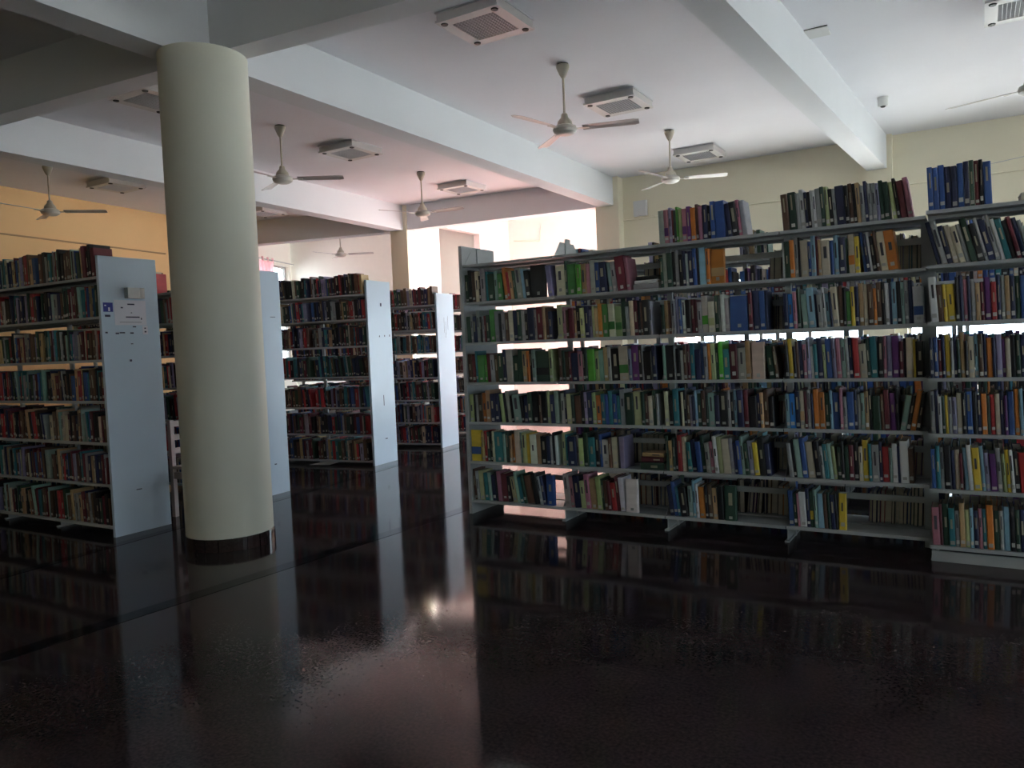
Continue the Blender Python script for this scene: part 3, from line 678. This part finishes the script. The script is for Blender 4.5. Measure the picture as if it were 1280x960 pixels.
# ------------------------------------------------------------------ square ceiling lights with louvers
def make_light():
    e = empty('ceiling_light'); w = 0.29; dz = -0.085
    mb = MB()
    for a, b in (((-w, -w), (w, -w+0.095)), ((-w, w-0.095), (w, w)), ((-w, -w+0.095), (-w+0.095, w-0.095)), ((w-0.095, -w+0.095), (w, w-0.095))):
        mb.box((a[0], a[1], dz), (b[0], b[1], dz+0.02))
    mb.build('frame', 'fixture', e)
    MB().box((-w+0.01, -w+0.01, dz+0.021), (w-0.01, -w+0.02, -0.012)).box((-w+0.01, w-0.02, dz+0.021), (w-0.01, w-0.01, -0.012)).box((-w+0.01, -w+0.02, dz+0.021), (-w+0.02, w-0.02, -0.012)).box((w-0.02, -w+0.02, dz+0.021), (w-0.01, w-0.02, -0.012)).build('housing', 'fixture', e)
    MB().box((-w, -w, -0.011), (w, w, -0.0005)).build('back_tray', 'tray', e)
    i0 = w-0.095; N = 13
    lm = MB().box((-i0, -0.0015, dz+0.001), (i0, 0.0015, dz+0.018)).mesh('louver_blade', 'louver')
    for k in range(1, N):
        p = -i0+2*i0*k/N
        link('louver_blade', lm, e, (0, p, 0)); link('louver_blade', lm, e, (p, 0, 0), math.pi/2)
    tm = MB().lathe([(0.013, -0.24), (0.013, 0.24)], 10).mesh('lamp_tube', 'plastic', True)
    for p in (-0.1, 0.1):
        t = link('lamp_tube', tm, e, (0, p, -0.035)); t.rotation_euler.y = math.pi/2
    km = MB().lathe([(0.026, -0.008), (0.03, 0.0)], 14).mesh('clip_knob', 'dark')
    for x, y in ((-1, -1), (1, -1), (1, 1), (-1, 1)): link('clip_knob', km, e, (x*0.235, y*0.235, dz-0.0002))
    return e
lt = make_light()
lights = [((-3.36, 5.34), 'large square louvred ceiling light at the top edge of the picture'), ((-3.34, 7.98), 'square ceiling light right of the near ceiling fan'),
          ((-3.34, 10.84), 'square ceiling light beside the white far fan, near the cream wall'), ((-6.93, 7.61), 'square ceiling light above the dark bladed fan right of column'),
          ((-7.17, 10.47), 'bright square ceiling light by the far beam left of centre'), ((-10.9, 6.87), 'square ceiling light above the peach wall'),
          ((-7.0, 4.85), 'square ceiling light partly hidden behind the column top'), ((-11.08, 9.79), 'distant square ceiling light just right of the column edge'),
          ((0.36, 7.65), 'square ceiling light cut by the upper right corner')]
for i, ((x, y), lb) in enumerate(lights):
    o = lt if i == 0 else copy_tree(lt)
    o.location = (x, y, CE); tag(o, lb, 'ceiling light', 'square ceiling lights')

# ------------------------------------------------------------------ small fittings
jb = empty('junction_box', (-1.19, 7.36, CE)); tag(jb, 'flat white junction plate on the ceiling beside the right beam', 'junction box')
MB().box((-0.1, -0.11, -0.012), (0.1, 0.11, -0.0005)).build('plate', 'plastic', jb); MB().box((-0.105, -0.115, -0.005), (0.105, -0.1105, -0.0005)).build('edge_shadow_strip', 'dark', jb)  # dark strip stands in for the shadow along the plate edge
sd = empty('smoke_detector', (-0.9, 9.85, CE)); tag(sd, 'small round smoke detector on the ceiling near the right beam', 'smoke detector')
MB().lathe([(0.045, -0.10), (0.055, -0.085), (0.055, -0.02), (0.06, -0.0005)], 20).build('body', 'plastic', sd, True); MB().lathe([(0.02, -0.112), (0.03, -0.1003)], 14).build('sensor', 'dark', sd)
wb = empty('wall_box', (-4.62, 11.82, 3.40)); tag(wb, 'small white electrical box on the far cream wall', 'electrical box')
MB().box((-0.11, -0.06, 0.0), (0.11, -0.0005, 0.24)).build('body', 'plastic', wb); MB().box((-0.10, -0.064, 0.01), (0.10, -0.0605, 0.23)).build('cover', 'plastic', wb)
o = MB().tube([(-4.94, 11.8, 3.36), (9.0, 11.8, 3.36)], 0.010).build('conduit', 'cream'); tag(o, 'thin conduit running along the cream far wall', 'conduit')
a, b = Vector((-10.7, -4.9)), Vector((-12.93, 10.45)); dv = (b-a).normalized(); nv = Vector((dv.y, -dv.x))*0.015
o = MB().tube([(*(a+dv*7+nv), 3.36), (*(a+dv*13.9+nv), 3.33)], 0.013).build('conduit', 'conduitbrown'); tag(o, 'thin conduit running along the peach left wall', 'conduit')
